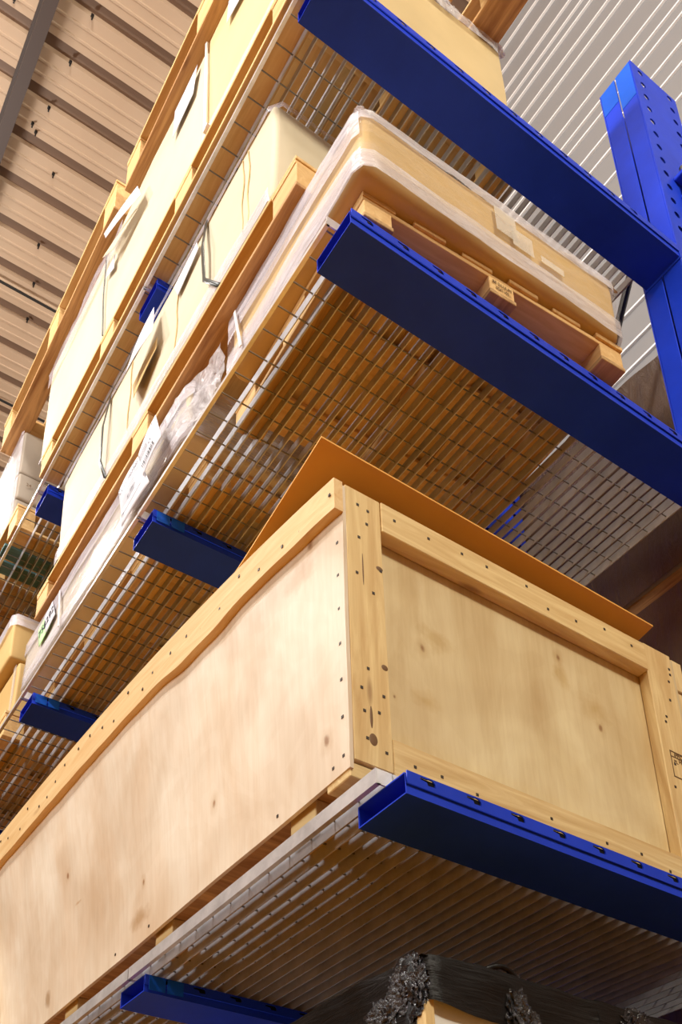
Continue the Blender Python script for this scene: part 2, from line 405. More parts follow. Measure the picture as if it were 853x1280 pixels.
# wall: horizontally ribbed white sheeting behind the rack
wl = struct(part('wall_right', (lambda q: (q.box(XW + .03, XW + .12, -14, 22, FZ, HC + .1), q)[1])(MB()), WALLM))
z = FZ; k = 0; STEP = (.17, .25, .25, .17, .23, .13)
while z < HC:
    hgt = STEP[k % 6]; mb = MB()
    prof = [(XW, z + .004), (XW, z + hgt - .004), (XW + .012, z + hgt), (XW + .012, z + hgt + .002)]
    mb.loft([[(x, -14, zz) for x, zz in prof], [(x, 22, zz) for x, zz in prof]], close=False)
    part('wall_panel', mb, WALLM, wl)
    mb = MB(); mb.box(XW - .016, XW + .005, -14, 22, z + hgt - .007, z + hgt + .007); part('wall_rib', mb, WALLR, wl)  # ribs coloured white for the bright lines where sheet edges catch light
    z += hgt; k += 1

# ------------------------------------------------------------------ rack
P0, PITCH = 1.31, 1.138; XCOL = 2.6; AW = .152
LEV = {'low': (1.137, 1.187, 1.12), 'mid': (2.845, 2.897, 1.05), 'top': (4.035, 4.090, 1.0)}   # arm bottom, top, free end
COLTOP = 5.37; CD = .29; CW = .167
def circ(x, y, r_, n=8): return [(x + r_ * math.cos(2 * PI * k / n), y + r_ * math.sin(2 * PI * k / n)) for k in range(n)]
H = COLTOP - FZ
holes = []
for k in range(70):
    zz = H - .04 - .09 * k
    if zz < 2.6: break
    holes += [circ(.057, zz, .017), circ(.245, zz + .01, .017)]
web_me = plate_mesh('web_plate', [(0, 0), (CD, 0), (CD, H), (0, H)], holes, .005, BLUE)
def column(i, label):
    y = P0 - .002 + i * PITCH
    T = thing('rack_column', label, 'rack column', (XCOL, y, FZ), 'blue rack columns along the wall')
    for nm, yy in (('near_web', 0.0025), ('far_web', CW - .0025)):
        o = bpy.data.objects.new('web_plate', web_me); link(o, T); o.location = (0, yy, 0); o.rotation_euler = (PI / 2, 0, 0)
    for x in (0, CD - .006):
        for ya, yb in ((.005, CW / 2 - .003), (CW / 2 + .003, CW - .005)):
            bx('flange', T, BLUE, XCOL + x, XCOL + x + .006, y + ya, y + yb, FZ, COLTOP, .002, 'z')
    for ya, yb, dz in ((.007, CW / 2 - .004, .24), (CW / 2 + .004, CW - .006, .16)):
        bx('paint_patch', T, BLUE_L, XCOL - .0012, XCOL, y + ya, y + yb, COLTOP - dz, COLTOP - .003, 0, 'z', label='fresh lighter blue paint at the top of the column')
    bx('base_plate', T, BLUE, XCOL - .04, XCOL + CD + .04, y - .06, y + CW + .06, FZ, FZ + .02, .003)
    return T
col1 = column(0, 'tall blue steel column with two rows of round holes, before the white wall')
column(1, 'blue steel column standing behind the loads, second along the rack')
column(2, 'blue steel column standing behind the loads, third along the rack')
column(3, 'blue steel column standing behind the loads, farthest along the rack')
# brace lug on the near column
for zz, xx in ((4.60, 2.70), (4.50, 2.72)):
    bx('brace_lug', col1, BLUE, xx, xx + .12, P0 - .055, P0 - .002, zz, zz + .022, .003)
m = MB(); m.tube([(2.735, P0 - .03, 4.46), (2.735, P0 - .03, 4.68)], .014); part('bolt', m, STEELD, col1)
def keyhole(x, y):
    return [(x + (a_ - x) * 1.3, y + (b_ - y) * 1.2) for a_, b_ in _kh(x, y)]
def _kh(x, y):
    return [(x - .018, y + .001), (x - .017, y + .0055), (x - .004, y + .0055), (x + .001, y + .007), (x + .007, y + .006), (x + .011, y + .002), (x + .012, y - .0055), (x - .003, y - .0065), (x - .005, y - .001)]
arm_me = {}
def arm(i, lv, label):
    zb, zt, x0 = LEV[lv]; y = P0 + i * PITCH; L = XCOL - .004 - x0; h = zt - zb
    T = thing('cantilever_beam', label, 'rack beam', (x0, y, zb), 'blue rack arms')
    if lv not in arm_me:
        hs = [keyhole(.055 + .1185 * k, h * .36 + h * .42) for k in range(int((L - .06) / .1185))]
        side = plate_mesh('slotted_side', [(0, h * .42), (L, h * .42), (L, h), (0, h)], hs, .003, BLUE)
        mb = MB(); mb.box(0, L, 0, AW, 0, .003)                      # underside
        mb.box(0, L, AW - .003, AW, .003, h); mb.box(0, L, .0, .0015, h * .5, h - .003); mb.box(0, L, .003, AW - .003, h - .003, h)
        body = mb.mesh('body', BLUE)
        mb = MB(); n = 46; secs = []                               # folded lower lip, its upper edge slightly wavy
        for k in range(n + 1):
            x = L * k / n; wv = .0022 * math.sin(k * 1.7) + .0015 * math.sin(k * .6 + 1); t = h * .44 + wv
            secs.append([(x, -.001, -.0005), (x, -.001, t + .004), (x, .0015, t + .004), (x, .0015, 0)])
        mb.loft(secs); lip = mb.mesh('lip', BLUE)
        mb = MB(); mb.box(.01, L - .01, -.0022, -.0012, h * .62, h - .004); arm_me[lv] = (body, side, lip, mb.mesh('slot_shade_strip', BLACKP))  # black strip painted in for the shade inside the slots
    body, side, lip, back = arm_me[lv]
    o = bpy.data.objects.new('body', body); link(o, T)
    o = bpy.data.objects.new('slotted_side', side); link(o, T); o.location = (0, -.0045, 0); o.rotation_euler = (PI / 2, 0, 0)
    o = bpy.data.objects.new('lip', lip); link(o, T)
    o = bpy.data.objects.new('slot_shade_strip', back); link(o, T)
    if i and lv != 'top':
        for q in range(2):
            bx('pale_blue_plate', T, BLUE_L, x0 + .012 + .056 * q, x0 + .062 + .056 * q, y - .0075, y - .0062, zb + .006, zt - .002, 0, 'x')  # pair of thin lighter blue plates by the free end
    bx('end_plate', T, BLUE, XCOL - .004, XCOL - .0002, y - .006, y + AW + .006, zb - .012, zt, .001, 'z')
    return T
arm(0, 'low', 'blue rack arm with keyhole slots directly under the end of the big plywood crate')
arm(1, 'low', 'blue rack arm poking out below the long plywood side of the crate')
arm(2, 'low', 'blue rack arm hidden below the far end of the big plywood crate')
arm(0, 'mid', 'long blue rack arm in front of the pallet with the shrink-wrapped carton')
arm(1, 'mid', 'blue rack arm under the middle deck, above the top rail of the plywood crate')
arm(2, 'mid', 'blue rack arm under the middle deck, small and far, below the green label')
arm(3, 'mid', 'blue rack arm under the middle deck, farthest along the aisle')
arm(0, 'top', 'long blue rack arm reaching up to the perforated column, highest level')
arm(1, 'top', 'blue rack arm end under the top deck beside the hanging white paper')
arm(2, 'top', 'blue rack arm end under the top deck near the grey wrapped stack')
arm(3, 'top', 'blue rack arm under the top deck, farthest along the aisle')
m = MB(); m.tube([(2.75, 1.50, 4.64), (2.75, 1.90, 3.85)], .016); tag(part('rack_brace', m, STEELD), 'dark steel brace slanting behind the wrapped carton beside the column', 'brace')

# gratings: bearing bars along the aisle, thin cross rods, an edge angle at the aisle side
BH, BP = .035, .0385
EDGE = {'low': (1.10, 1.187, .088), 'mid': (1.02, 2.897, .0795), 'top': (.974, 4.090, .0885)}
XB = 2.555
def deck(i, lv, label):
    xe, z0, rp = EDGE[lv]; ya = P0 + .06 + i * PITCH; yb = ya + PITCH - .006; L = yb - ya
    T = thing('steel_grating', label, 'grating', (xe, ya, z0), 'galvanised gratings of the rack')
    n = int((XB - xe) / BP)
    bar = brick_mesh(L, .0032, BH, 0, GALV); rod = brick_mesh(XB - xe, .0036, .0036, 0, GALV_D)
    for k in range(1 if lv == 'low' else 2, n + 1):
        o = bpy.data.objects.new('bar', bar); link(o, T); o.location = (BP * k, L / 2, BH / 2); o.rotation_euler = (0, 0, PI / 2)
    nr = int((L - .03) / rp)
    for k in range(nr + 1):
        o = bpy.data.objects.new('cross_rod', rod); link(o, T); o.location = ((XB - xe) / 2, .02 + rp * k, .029 if lv == 'low' else .011)
    mb = MB(); eh = BH if lv == 'low' else .014
    mb.box(xe - .004, xe, ya, yb, z0, z0 + eh); mb.box(xe, xe + .008, ya, yb, z0, z0 + .002)
    part('edge_angle', mb, GALV_E, T)
    mb = MB(); mb.box(xe, XB, ya, ya + .004, z0, z0 + BH); part('end_strip', mb, GALV_E, T)
    mb = MB(); mb.box(xe, XB, yb - .004, yb, z0, z0 + BH); part('end_strip', mb, GALV_E, T)
    mb = MB(); mb.box(XB, XB + .004, ya, yb, z0, z0 + BH); part('back_strip', mb, GALV_E, T)
    return T
ORD = ['nearest the camera', 'second along the aisle', 'third along the aisle', 'farthest along the aisle']
for lv, nm, cnt in (('low', 'lowest deck under the plywood crate', 3), ('mid', 'middle deck above the plywood crate', 4), ('top', 'top deck under the highest cartons', 4)):
    for i in range(cnt): deck(i, lv, 'galvanised steel grating of the %s, panel %s' % (nm, ORD[i]))

# ------------------------------------------------------------------ pallets
def pallet(label, x0, x1, y0, y1, z0, h, ntop=6, nby=3, wood=W_PALLET, under=None, yaw=0., o=None, bw=.1, blk=W_PALLET, group='wooden pallets on the rack', cross_bottom=None):
    """bottom boards and top boards run along the aisle, cross boards run across"""
    under = under or wood
    T = thing('wooden_pallet', label, 'pallet', o or (x0, y0, z0), group)
    t = .016 if h < .13 else .015
    zb = z0 + t; zc = z0 + h - 2 * t
    xs = [x0, (x0 + x1 - bw) / 2, x1 - bw]
    L = y1 - y0; bl = .13
    for x in xs:
        if not cross_bottom: bx('bottom_board', T, under, x, x + bw, y0, y1, z0, zb)
        for k in range(nby):
            yk = y0 + .002 + (L - bl - .004) * k / (nby - 1)
            bx('block', T, blk, x + .003, x + bw - .003, yk, yk + bl, zb, zc, .002, 'y')
    if cross_bottom:
        for ya, yb, mt in cross_bottom: bx('bottom_board', T, mt, x0, x1, ya, yb, z0, zb)
    for k in range(nby):
        yk = y0 + .004 + (L - bl - .008) * k / (nby - 1)
        bx('cross_board', T, wood, x0, x1, yk, yk + bl, zc, zc + t)
    wt = (x1 - x0) / (ntop + (ntop - 1) * .55)
    for k in range(ntop):
        xa = x0 + k * wt * 1.55
        if k in (0, ntop - 1): xa += 0
        bx('top_board', T, wood, xa, xa + wt, y0 - (.004 if k % 2 else 0), y1, zc + t, z0 + h)
    T.rotation_euler = (0, 0, yaw)
    return T

# ---- middle deck: wrapped cartons on pallets
Z1 = 2.897 + BH
YAW = -.056
p1 = pallet('light wooden pallet with stamped block under the shrink-wrapped carton, behind the middle arm', 1.10, 2.035, 1.315, 2.06, Z1, .104, 6, 3, W_PALLET, W_OLD, YAW, (1.10, 1.315, Z1), .095)
# stamp on the middle block
tm = text_mesh('BE 2/LUUM', .018, INKB); tm2 = text_mesh('0041107', .017, INKB)
for me_, zz in ((tm, Z1 + .052), (tm2, Z1 + .031)):
    o = bpy.data.objects.new('stamp', me_); link(o, p1); o.location = (1.567 - 1.10, -.0004, zz - Z1); o.rotation_euler = (PI / 2, 0, 0); o.scale = (.8, 1, 1)
c1 = thing('wrapped_carton', 'tan carton in clear stretch film on the pallet behind the middle arm', 'carton', (1.062, 1.262, Z1 + .105))
XA, YA = 1.062, 1.262
carton('body', c1, CARD, XA, 2.02, YA, 1.98, Z1 + .105, 3.300, .008, .03, 1.)
pth = [(2.03, 1.9), (2.022, YA + .02), (2.01, YA), (XA + .035, YA), (XA + .01, YA + .01), (XA, YA + .035), (XA, 1.98)]
skirt('film', c1, FILM_N, [(p[0], p[1]) for p in reversed(pth)][::-1][::-1], Z1 + .11, 3.302, .008, .004, 6, 8, seed=2.)
ps = [(XA, 1.98), (XA, YA + .035), (XA + .008, YA + .012)]
skirt('film_band', c1, FILM_B, ps, Z1 + .106, Z1 + .20, .008, .006, 7, 8, seed=61.)
skirt('film_band', c1, FILM_B, ps, 3.19, 3.30, .008, .006, 7, 8, seed=63.)
skirt('film_band', c1, FILM_B, pth[::-1], Z1 + .106, Z1 + .182, .006, .004, 9, 6, seed=5.)
skirt('film_band', c1, FILM_B, pth[::-1], 3.262, 3.306, .005, .006, 9, 5, seed=8.)
for xa, xb, za, zb in ((1.52, 1.60, 3.14, 3.25), (1.58, 1.66, 3.12, 3.20), (1.69, 1.78, 3.13, 3.16)):
    m = MB(); m.box(xa, xb, YA - .0135, YA - .013, za, zb); part('tape_patch', m, TAPE, c1)
crumple('torn_film', c1, FILM_W, (1.07, 1.275, 3.303), (.014, .014, .006), .5, 3, 4, 2.)
for k, xx in enumerate((1.52, 1.70, 1.86, 2.0)):
    crumple('torn_film', c1, CARD_P, (xx, YA + .01, 3.306), (.05, .012, .008), .4, 3, 3, k)
c1.rotation_euler = (0, 0, -.02)

p2 = pallet('wooden pallet on the middle deck under the long film-wrapped carton with papers', 1.15, 2.03, 2.26, 3.76, Z1, .104, 6, 4, W_PALLET, W_PALLET, 0, None, .10)
c2 = thing('wrapped_carton', 'long film-wrapped carton with white papers and a green label, middle deck edge', 'carton', (1.055, 2.2, Z1 + .105))
X2 = 1.058
carton('body', c2, CARD_P, X2, 2.02, 2.22, 3.79, Z1 + .105, 3.288, .006, .02, 3.)
pth2 = [(X2, 3.81), (X2, 2.26), (X2 + .02, 2.21), (1.9, 2.21)]
skirt('film', c2, FILM, [(1.9, 3.80), (X2 + .03, 3.80), (X2, 3.77)] + pth2[1:], Z1 + .10, 3.292, .003, .005, 6, 8, seed=12.)
skirt('film_band', c2, FILM_B, [(X2 + .03, 3.80), (X2, 3.77)] + pth2[1:3], Z1 + .106, Z1 + .175, .009, .004, 8, 6, seed=15.)
skirt('film_band', c2, FILM_B, [(X2 + .03, 3.80), (X2, 3.77)] + pth2[1:3], 3.225, 3.292, .009, .004, 8, 6, seed=17.)
skirt('bunched_film', c2, FILM_W, [(X2 + .01, 2.40), (X2 + .02, 2.2), (X2 + .035, 2.12), (X2 + .02, 2.03)], Z1 + .112, 3.27, .004, .04, 9, 16, .012, seed=21.)
for yk, yk2, TT in ((1.92, 1.868, c1), (3.352, 3.305, c2)):
    m = MB(); m.loft([[(X2 - .018, yk - .006, 3.27), (X2 - .018, yk + .006, 3.27), (X2 - .015, yk + .006, 3.27), (X2 - .015, yk - .006, 3.27)],
                      [(X2 - .022, yk2 - .006, Z1 + .106), (X2 - .022, yk2 + .006, Z1 + .106), (X2 - .019, yk2 + .006, Z1 + .106), (X2 - .019, yk2 - .006, Z1 + .106)]])
    part('strap', m, STRAPW, TT)
# papers stuck to the film: a form and an address sheet with a bar code
S1 = [(1.008, 2.679, 3.177), (1.008, 2.519, 3.200), (1.010, 2.389, 2.944), (1.010, 2.605, 2.934)]
s1 = sheet('paper_form', c2, PAPER, S1, curl=.006, label='white printed form stuck on the film')
R = [(-.055, .045, .010, .0115)] + [(-.06, .06, -.004 - .012 * k, -.0028 - .012 * k) for k in range(5)]
for tx, sz, uv in (('CLV - - M0730?', .026, (.5, .24)), ('Nr.', .018, (.16, .16)), ('50', .02, (.12, .82)), ('ver', .014, (.85, .1)), ('-  300 x', .018, (.55, .56))):
    on_sheet('print', s1, c2, text_mesh(tx, sz, INKG), S1, uv, .011)
on_sheet('print', s1, c2, bars_mesh([(-.075, .065, 0, .003)], INK), S1, (.5, .80), .011)
on_sheet('print', s1, c2, bars_mesh([(-.05, .05, -.012 * k, -.0108 - .012 * k + .012) for k in range(6)], INKG), S1, (.45, .42), .011)
on_sheet('print', s1, c2, bars_mesh([(-.004, .004, -.006, .006)], INK), S1, (.38, .60), .011)
S2 = [(1.004, 2.506, 3.191), (1.004, 2.377, 3.257), (1.004, 2.305, 3.069), (1.004, 2.432, 3.009)]
s2 = sheet('paper_label', c2, PAPER, S2, curl=.006, label='white shipping label with a bar code')
random.seed(3); xx = -.045; rects = []
while xx < .045:
    wd = random.choice((.002, .003, .005, .007)); rects.append((xx, xx + wd, -.012, .012)); xx += wd + random.choice((.002, .003, .004))
on_sheet('print', s2, c2, bars_mesh(rects, INK), S2, (.42, .78), .012)
on_sheet('print', s2, c2, bars_mesh([(-.03, .03, -.010 * k, -.010 * k + .002) for k in range(4)], INKG), S2, (.28, .38), .012)
on_sheet('print', s2, c2, text_mesh('2 7', .016, INK), S2, (.62, .55), .012)
on_sheet('print', s2, c2, text_mesh('J', .02, INK), S2, (.86, .2), .012)
G1 = [(1.044, 3.600, 3.245), (1.044, 3.500, 3.270), (1.044, 3.44, 3.150), (1.044, 3.560, 3.120)]
g1 = sheet('green_label', c2, GREENP, G1, label='half green, half white number label')
G2 = [(1.0435, 3.535, 3.262), (1.0435, 3.440, 3.285), (1.0435, 3.385, 3.168), (1.0435, 3.485, 3.139)]
g2 = sheet('white_label', c2, PAPER, G2)
GT = [(1.0425, 3.600, 3.245), (1.0425, 3.440, 3.285), (1.0425, 3.385, 3.168), (1.0425, 3.56, 3.12)]
on_sheet('number', g1, c2, text_mesh('75/', .058, INK), GT, (.24, .45), .0008)
on_sheet('number', g2, c2, text_mesh('8292', .058, INK), GT, (.68, .5), .0008)

# second layer on the middle deck
p3 = pallet('long wooden pallet lying on the film-wrapped cartons of the middle deck', 1.025, 1.98, 1.52, 3.62, 3.309, .142, 6, 3, W_PALLET, W_DARK, 0, None, .10)
c3 = thing('wrapped_carton', 'long pale carton with dark straps standing on the upper pallet of the middle deck', 'carton', (1.03, 1.645, 3.452))
X3 = 1.03
carton('body', c3, CARD_P, X3, 1.97, 1.650, 3.43, 3.452, 3.962, .007, .022, 5.)
skirt('film_band', c3, FILM_B, [(X3 + .02, 3.44), (X3, 3.42), (X3, 1.68), (X3 + .03, 1.645), (1.9, 1.645)], 3.456, 3.53, .005, .004, 8, 5, seed=31.)
skirt('film_band', c3, FILM, [(X3 + .02, 3.44), (X3, 3.42), (X3, 1.68), (X3 + .03, 1.645), (1.9, 1.645)], 3.935, 3.968, .005, .005, 8, 4, seed=33.)
for y_, nm in ((1.80, 'crease'), (1.835, 'crease'), (2.30, 'crease'), (2.70, 'crease')):
    m = MB(); pts = [(X3 - .003, y_ + .006 * math.sin(k * 1.3 + y_ * 9), 3.53 + .05 * k) for k in range(9)]; m.tube(pts, .0022, 5); part(nm, m, CARD, c3)
for (ya, yb, yc) in ((2.095, 2.05, 1.975), (2.914, 2.905, 2.87)):
    m = MB(); secs = []
    for (x, y, zz) in ((X3 - .004, ya, 3.964), (X3 - .03, (ya + yb) / 2 - .01, 3.75), (X3 - .024, yb, 3.56), (X3 - .008, yc + .01, 3.462), (X3 + .0, yc, 3.454)):
        secs.append([(x - .002, y - .009, zz), (x - .002, y + .009, zz), (x + .001, y + .009, zz), (x + .001, y - .009, zz)])
    m.loft(secs); part('strap', m, STRAPD, c3, True)
H1 = [(.985, 2.64, 3.80), (.995, 2.445, 3.915), (.985, 2.395, 3.70), (.965, 2.61, 3.66)]
h1 = sheet('hanging_paper', c3, PAPER, H1, curl=.01, label='white paper hanging off the carton')
for k in range(6): on_sheet('print', h1, c3, bars_mesh([(-.03 + .006 * (k % 3), .02 + .008 * (k % 2), 0, .002)], INKG), H1, (.2 + .11 * k, .5), .022)
sheet('cardboard_flap', c3, CARD, [(X3 - .01, 2.66, 3.74), (X3 - .01, 2.45, 3.77), (X3 - .02, 2.42, 3.66), (X3 - .03, 2.58, 3.56)], curl=.004)
H2 = [(1.018, 2.325, 3.89), (1.018, 2.147, 3.911), (1.018, 2.134, 3.852), (1.018, 2.284, 3.791)]
sheet('paper_label', c3, PAPER, H2)

# ---- top deck
Z2 = 4.090 + BH
p4 = pallet('wooden pallet on the top deck, its bottom board proud of the grating edge', .958, 1.93, 1.42, 3.60, Z2, .142, 6, 4, W_PALLET, W_PALLET, 0, None, .11)
c4 = thing('wrapped_carton', 'big tan carton on the top deck between the two levels of pallets, near half', 'carton', (.965, 1.45, Z2 + .143))
carton('body', c4, CARD_M, .968, 1.95, 1.455, 2.035, Z2 + .143, 4.95, .008, .02, 7.)
skirt('film_band', c4, FILM_B, [(.968, 2.03), (.968, 1.49), (.985, 1.455), (1.2, 1.452)], Z2 + .148, Z2 + .19, .006, .004, 8, 4, seed=41.)
skirt('film_fringe', c4, FILM_W, [(1.0, 1.452), (1.92, 1.452), (1.955, 1.49)], 4.895, 4.955, .006, .012, 9, 5, seed=43.)
crumple('film_tuft', c4, FILM_W, (1.93, 1.46, 4.950), (.04, .02, .010), .45, 3, 4, 5.)
crumple('film_tuft', c4, FILM_W, (1.68, 1.46, 4.955), (.06, .02, .018), .45, 3, 4, 6.)
c5 = thing('wrapped_carton', 'long bright carton on the top deck between the two levels of pallets, far half', 'carton', (.965, 2.05, Z2 + .143))
carton('body', c5, CARD_P, .968, 1.95, 2.05, 3.665, Z2 + .143, 4.95, .007, .02, 9.)
m = MB(); m.loft([[(.962, 2.022, 4.93), (.962, 2.034, 4.93), (.955, 2.034, 4.93), (.955, 2.022, 4.93)], [(.955, 1.99, 4.33), (.955, 2.003, 4.33), (.949, 2.003, 4.33), (.949, 1.99, 4.33)], [(.962, 1.97, 4.285), (.962, 2.0, 4.275), (.949, 2.0, 4.275), (.949, 1.97, 4.285)]])
part('white_strap', m, STRAPW, c4)
m = MB(); m.tube([(.958, 2.96, 4.93), (.956, 2.94, 4.6), (.958, 2.90, 4.28)], .0035); part('strap', m, STRAPD, c5)
skirt('film_band', c5, FILM, [(.968, 3.66), (.968, 2.8)], 4.80, 4.95, .006, .01, 8, 6, seed=47.)
skirt('film_band', c5, FILM_B, [(.968, 3.66), (.968, 2.06)], Z2 + .146, Z2 + .167, .004, .002, 8, 3, seed=49.)
Q1 = [(.905, 2.871, 4.888), (.925, 2.556, 4.783), (.93, 2.506, 4.645), (.90, 2.808, 4.76)]
sheet('hanging_paper', c5, PAPER, Q1, curl=.006, label='white paper flap hanging out below the pallet')
sheet('paper_flap', c5, CARD_P, [(.92, 2.90, 4.771), (.94, 2.59, 4.69), (.945, 2.565, 4.66), (.93, 2.785, 4.68)], curl=.003)
sheet('paper_label', c5, PAPER, [(.955, 2.84, 4.75), (.955, 2.835, 4.64), (.955, 2.93, 4.70), (.955, 2.925, 4.74)])
sheet('paper_label', c5, PAPER, [(.955, 2.285, 4.90), (.955, 2.095, 4.90), (.955, 2.119, 4.739), (.955, 2.29, 4.72)])
sheet('paper_label', c4, PAPER, [(.955, 1.85, 4.88), (.955, 1.73, 4.80), (.955, 1.74, 4.72), (.955, 1.86, 4.75)])
p5 = pallet('wooden pallet on top of the highest cartons, nearer one against the ceiling', .92, 1.93, 1.27, 2.70, 4.965, .20, 6, 3, W_PALLET, W_DARK, 0, None, .13)
p6 = pallet('wooden pallet on top of the highest cartons, farther one against the ceiling', .92, 1.96, 2.82, 4.33, 5.02, .215, 6, 3, W_PALLET, W_DARK, 0, None, .10)
# far loads on the top deck
p7 = pallet('pallet with a teal painted board under the grey wrapped stack', .96, 1.93, 3.93, 4.95, Z2, .15, 6, 3, W_PALLET, W_PALLET, 0, None, .10,
            cross_bottom=[(3.93, 4.05, W_PALLET), (4.08, 4.17, W_TEAL), (4.19, 4.28, W_TEAL), (4.32, 4.42, W_OLD), (4.5, 4.6, W_DARK), (4.8, 4.93, W_OLD)])
c6 = thing('wrapped_carton', 'grey film-wrapped stack of cartons at the left edge of the top deck', 'carton stack', (.985, 4.12, Z2 + .151))
for k, (za, zb) in enumerate(((0, .235), (.238, .42), (.423, .74))):
    carton('carton', c6, CARD_G, .985 + .006 * (k % 2), 1.92, 4.12, 4.92, Z2 + .151 + za, Z2 + .151 + zb, .006, .014, 11. + k)
skirt('film', c6, FILM, [(.983, 4.92), (.983, 4.14), (.99, 4.125)], Z2 + .153, Z2 + .89, .003, .004, 8, 8, seed=51.)
on_t = text_mesh('24', .03, INKB)
for zz in (4.42, 4.62):
    o = bpy.data.objects.new('print', on_t); link(o, c6); o.location = (.06, -.012, zz - (Z2 + .151)); o.rotation_euler = (PI / 2, 0, 0)
# far cartons on the middle deck
p8 = pallet('wooden pallet under two stacked cartons at the far end of the middle deck', 1.05, 1.98, 3.98, 4.95, Z1, .14, 6, 3, W_PALLET, W_PALLET, 0, None, .1)
c7 = thing('carton', 'lower tan carton of the two stacked at the left edge of the middle deck', 'carton', (1.08, 3.99, Z1 + .141))
carton('body', c7, CARD, 1.085, 1.96, 3.99, 4.9, Z1 + .141, 3.375, .006, .012, 17.)
m = MB(); m.box(1.081, 1.085, 4.02, 4.05, Z1 + .141, 3.375); part('strap', m, TAPE, c7)
c8 = thing('carton', 'upper tan carton with a film hood, stacked at the left edge of the middle deck', 'carton', (1.04, 4.0, 3.388))
carton('body', c8, CARD, 1.04, 1.96, 4.0, 4.9, 3.388, 3.65, .006, .012, 19.)
skirt('film_hood', c8, FILM_B, [(1.038, 4.9), (1.038, 4.02), (1.055, 3.998), (1.95, 3.998)], 3.585, 3.648, .006, .006, 8, 5, seed=57.)
o = bpy.data.objects.new('print', text_mesh('25X', .07, INKB)); link(o, c8); o.location = (.17, -.012, .10); o.rotation_euler = (PI / 2, 0, 0)

# ------------------------------------------------------------------ the big plywood crate
Z0 = 1.187 + BH
cr = thing('plywood_crate', 'big pale plywood crate with pine battens on the lowest deck', 'crate', (1.10, 1.459, Z0))
YF, YB = 1.459, 3.62
def lean(y, t): return -.148 * (1 - math.exp(-(y - YF))) * t * t ** .3
def o_(p): return (p[0] - 1.10, p[1] - 1.459, p[2] - Z0)
PLY_S = mat_ply('plywood_side', (.88, .80, .66), (.81, .67, .50),
    [(o_((1.1, 1.574, 1.989)), .022), (o_((1.1, 1.542, 1.397)), .022), (o_((1.1, 2.022, 1.498)), .018), (o_((1.1, 2.429, 1.46)), .014), (o_((1.1, 2.95, 1.714)), .016)],
    [(o_((1.1, 3.15, 1.36)), (.05, .06, .07), (.62, .52, .42)), (o_((1.1, 2.46, 1.36)), (.10, .13, .06), (.74, .64, .52)), (o_((1.1, 2.88, 1.59)), (.03, .07, .012), (.80, .68, .54)), (o_((1.1, 1.62, 1.93)), (.05, .12, .10), (.84, .74, .64))], 'x')
PLY_E = mat_ply('plywood_end', (.86, .76, .48), (.71, .57, .31),
    [(o_((1.354, 1.494, 1.734)), .017), (o_((1.832, 1.494, 1.923)), .015), (o_((1.961, 1.494, 1.745)), .016), (o_((1.26, 1.494, 1.55)), .008)],
    [(o_((1.40, 1.494, 1.78)), (.10, .1, .08), (.84, .76, .62)), (o_((1.95, 1.494, 1.80)), (.10, .1, .10), (.86, .78, .64)), (o_((1.36, 1.494, 1.58)), (.10, .1, .06), (.88, .80, .66)), (o_((1.83, 1.494, 1.86)), (.06, .1, .09), (.86, .78, .64))], 'y')
mb = MB(); secs = []; ny, nz = 60, 20
for i in range(ny + 1):
    y = YF + .001 + (YB - YF) * i / ny; row = []
    for j in range(nz + 1):
        t = j / nz; zz = 1.28 + (2.09 - 1.28) * t
        row.append((1.103 + lean(y, t) + .004 * n3(y * 2.2, zz * 2.2, 1), y, zz))
    row += [(x + .010, y_, z_) for x, y_, z_ in reversed(row)]
    secs.append(row)
mb.loft(secs); ob = part('side_panel', mb, PLY_S, cr, True); es = ob.modifiers.new('edges', 'EDGE_SPLIT'); es.split_angle = .6
mb = MB(); secs = []
for i in range(61):                                              # top rail of the aisle side, sawn unevenly along its lower edge
    y = YF - .001 + (YB - YF) * i / 60; wv = .004 * n3(y * 3.1, 2.2, 0) - .020 * math.exp(-((y - 2.05) / .16) ** 2) + .006 * n3(y * 9, 5.2, 0)
    if i == 0: wv = 0
    a, b = lean(y, .89), lean(y, 1.0)
    secs.append([(1.081 + b, y, 2.098), (1.081 + a, y, 2.0 + wv), (1.106 + a, y, 2.0 + wv), (1.106 + b, y, 2.098)])
mb.loft(secs); ob = part('rail', mb, mat_wood('rail_pine', (.84, .62, .32), (.70, .44, .18), .4, tone=False), cr)
ob.data.transform(Matrix.Rotation(-PI / 2, 4, 'Z')); ob.rotation_euler = (0, 0, PI / 2)      # grain along the rail
mb = MB(); mb.box(1.114, 2.272, YF + .035, YF + .046, 1.28, 2.09); part('end_panel', mb, PLY_E, cr)
def batten(nm, *a): return bx(nm, cr, W_PINE, *a, bev=.002)
batten('post', 1.114, 1.218, YF, YF + .034, 1.303, 2.098)
batten('post', 2.160, 2.274, YF, YF + .034, 1.300, 2.104)
batten('rail', 1.219, 2.159, YF - .004, YF + .034, 2.000, 2.096)
batten('rail', 1.219, 2.159, YF, YF + .034, 1.288, 1.396)
batten('base_beam', 1.106, 2.272, YF + .006, YF + .09, 1.262, 1.299)
batten('base_beam', 1.106, 2.272, YB - .09, YB, 1.262, 1.299)
for xk in (1.125, 1.64, 2.15):
    for yk in (1.62, 2.30, 2.95, 3.5): bx('skid_block', cr, W_PINE, xk, xk + .1, yk, yk + .1, Z0, 1.299, .002, 'y')
mb = MB(); mb.box(1.114, 2.272, YF + .046, YB, 1.30, 1.318); part('floor_panel', mb, W_DARK, cr)
mb = MB(); mb.box(2.272, 2.283, YF + .001, YB, 1.28, 2.09); part('side_panel', mb, PLY_E, cr)
mb = MB(); mb.box(1.0, 2.272, YB, YB + .011, 1.28, 2.09); part('end_panel', mb, PLY_E, cr)
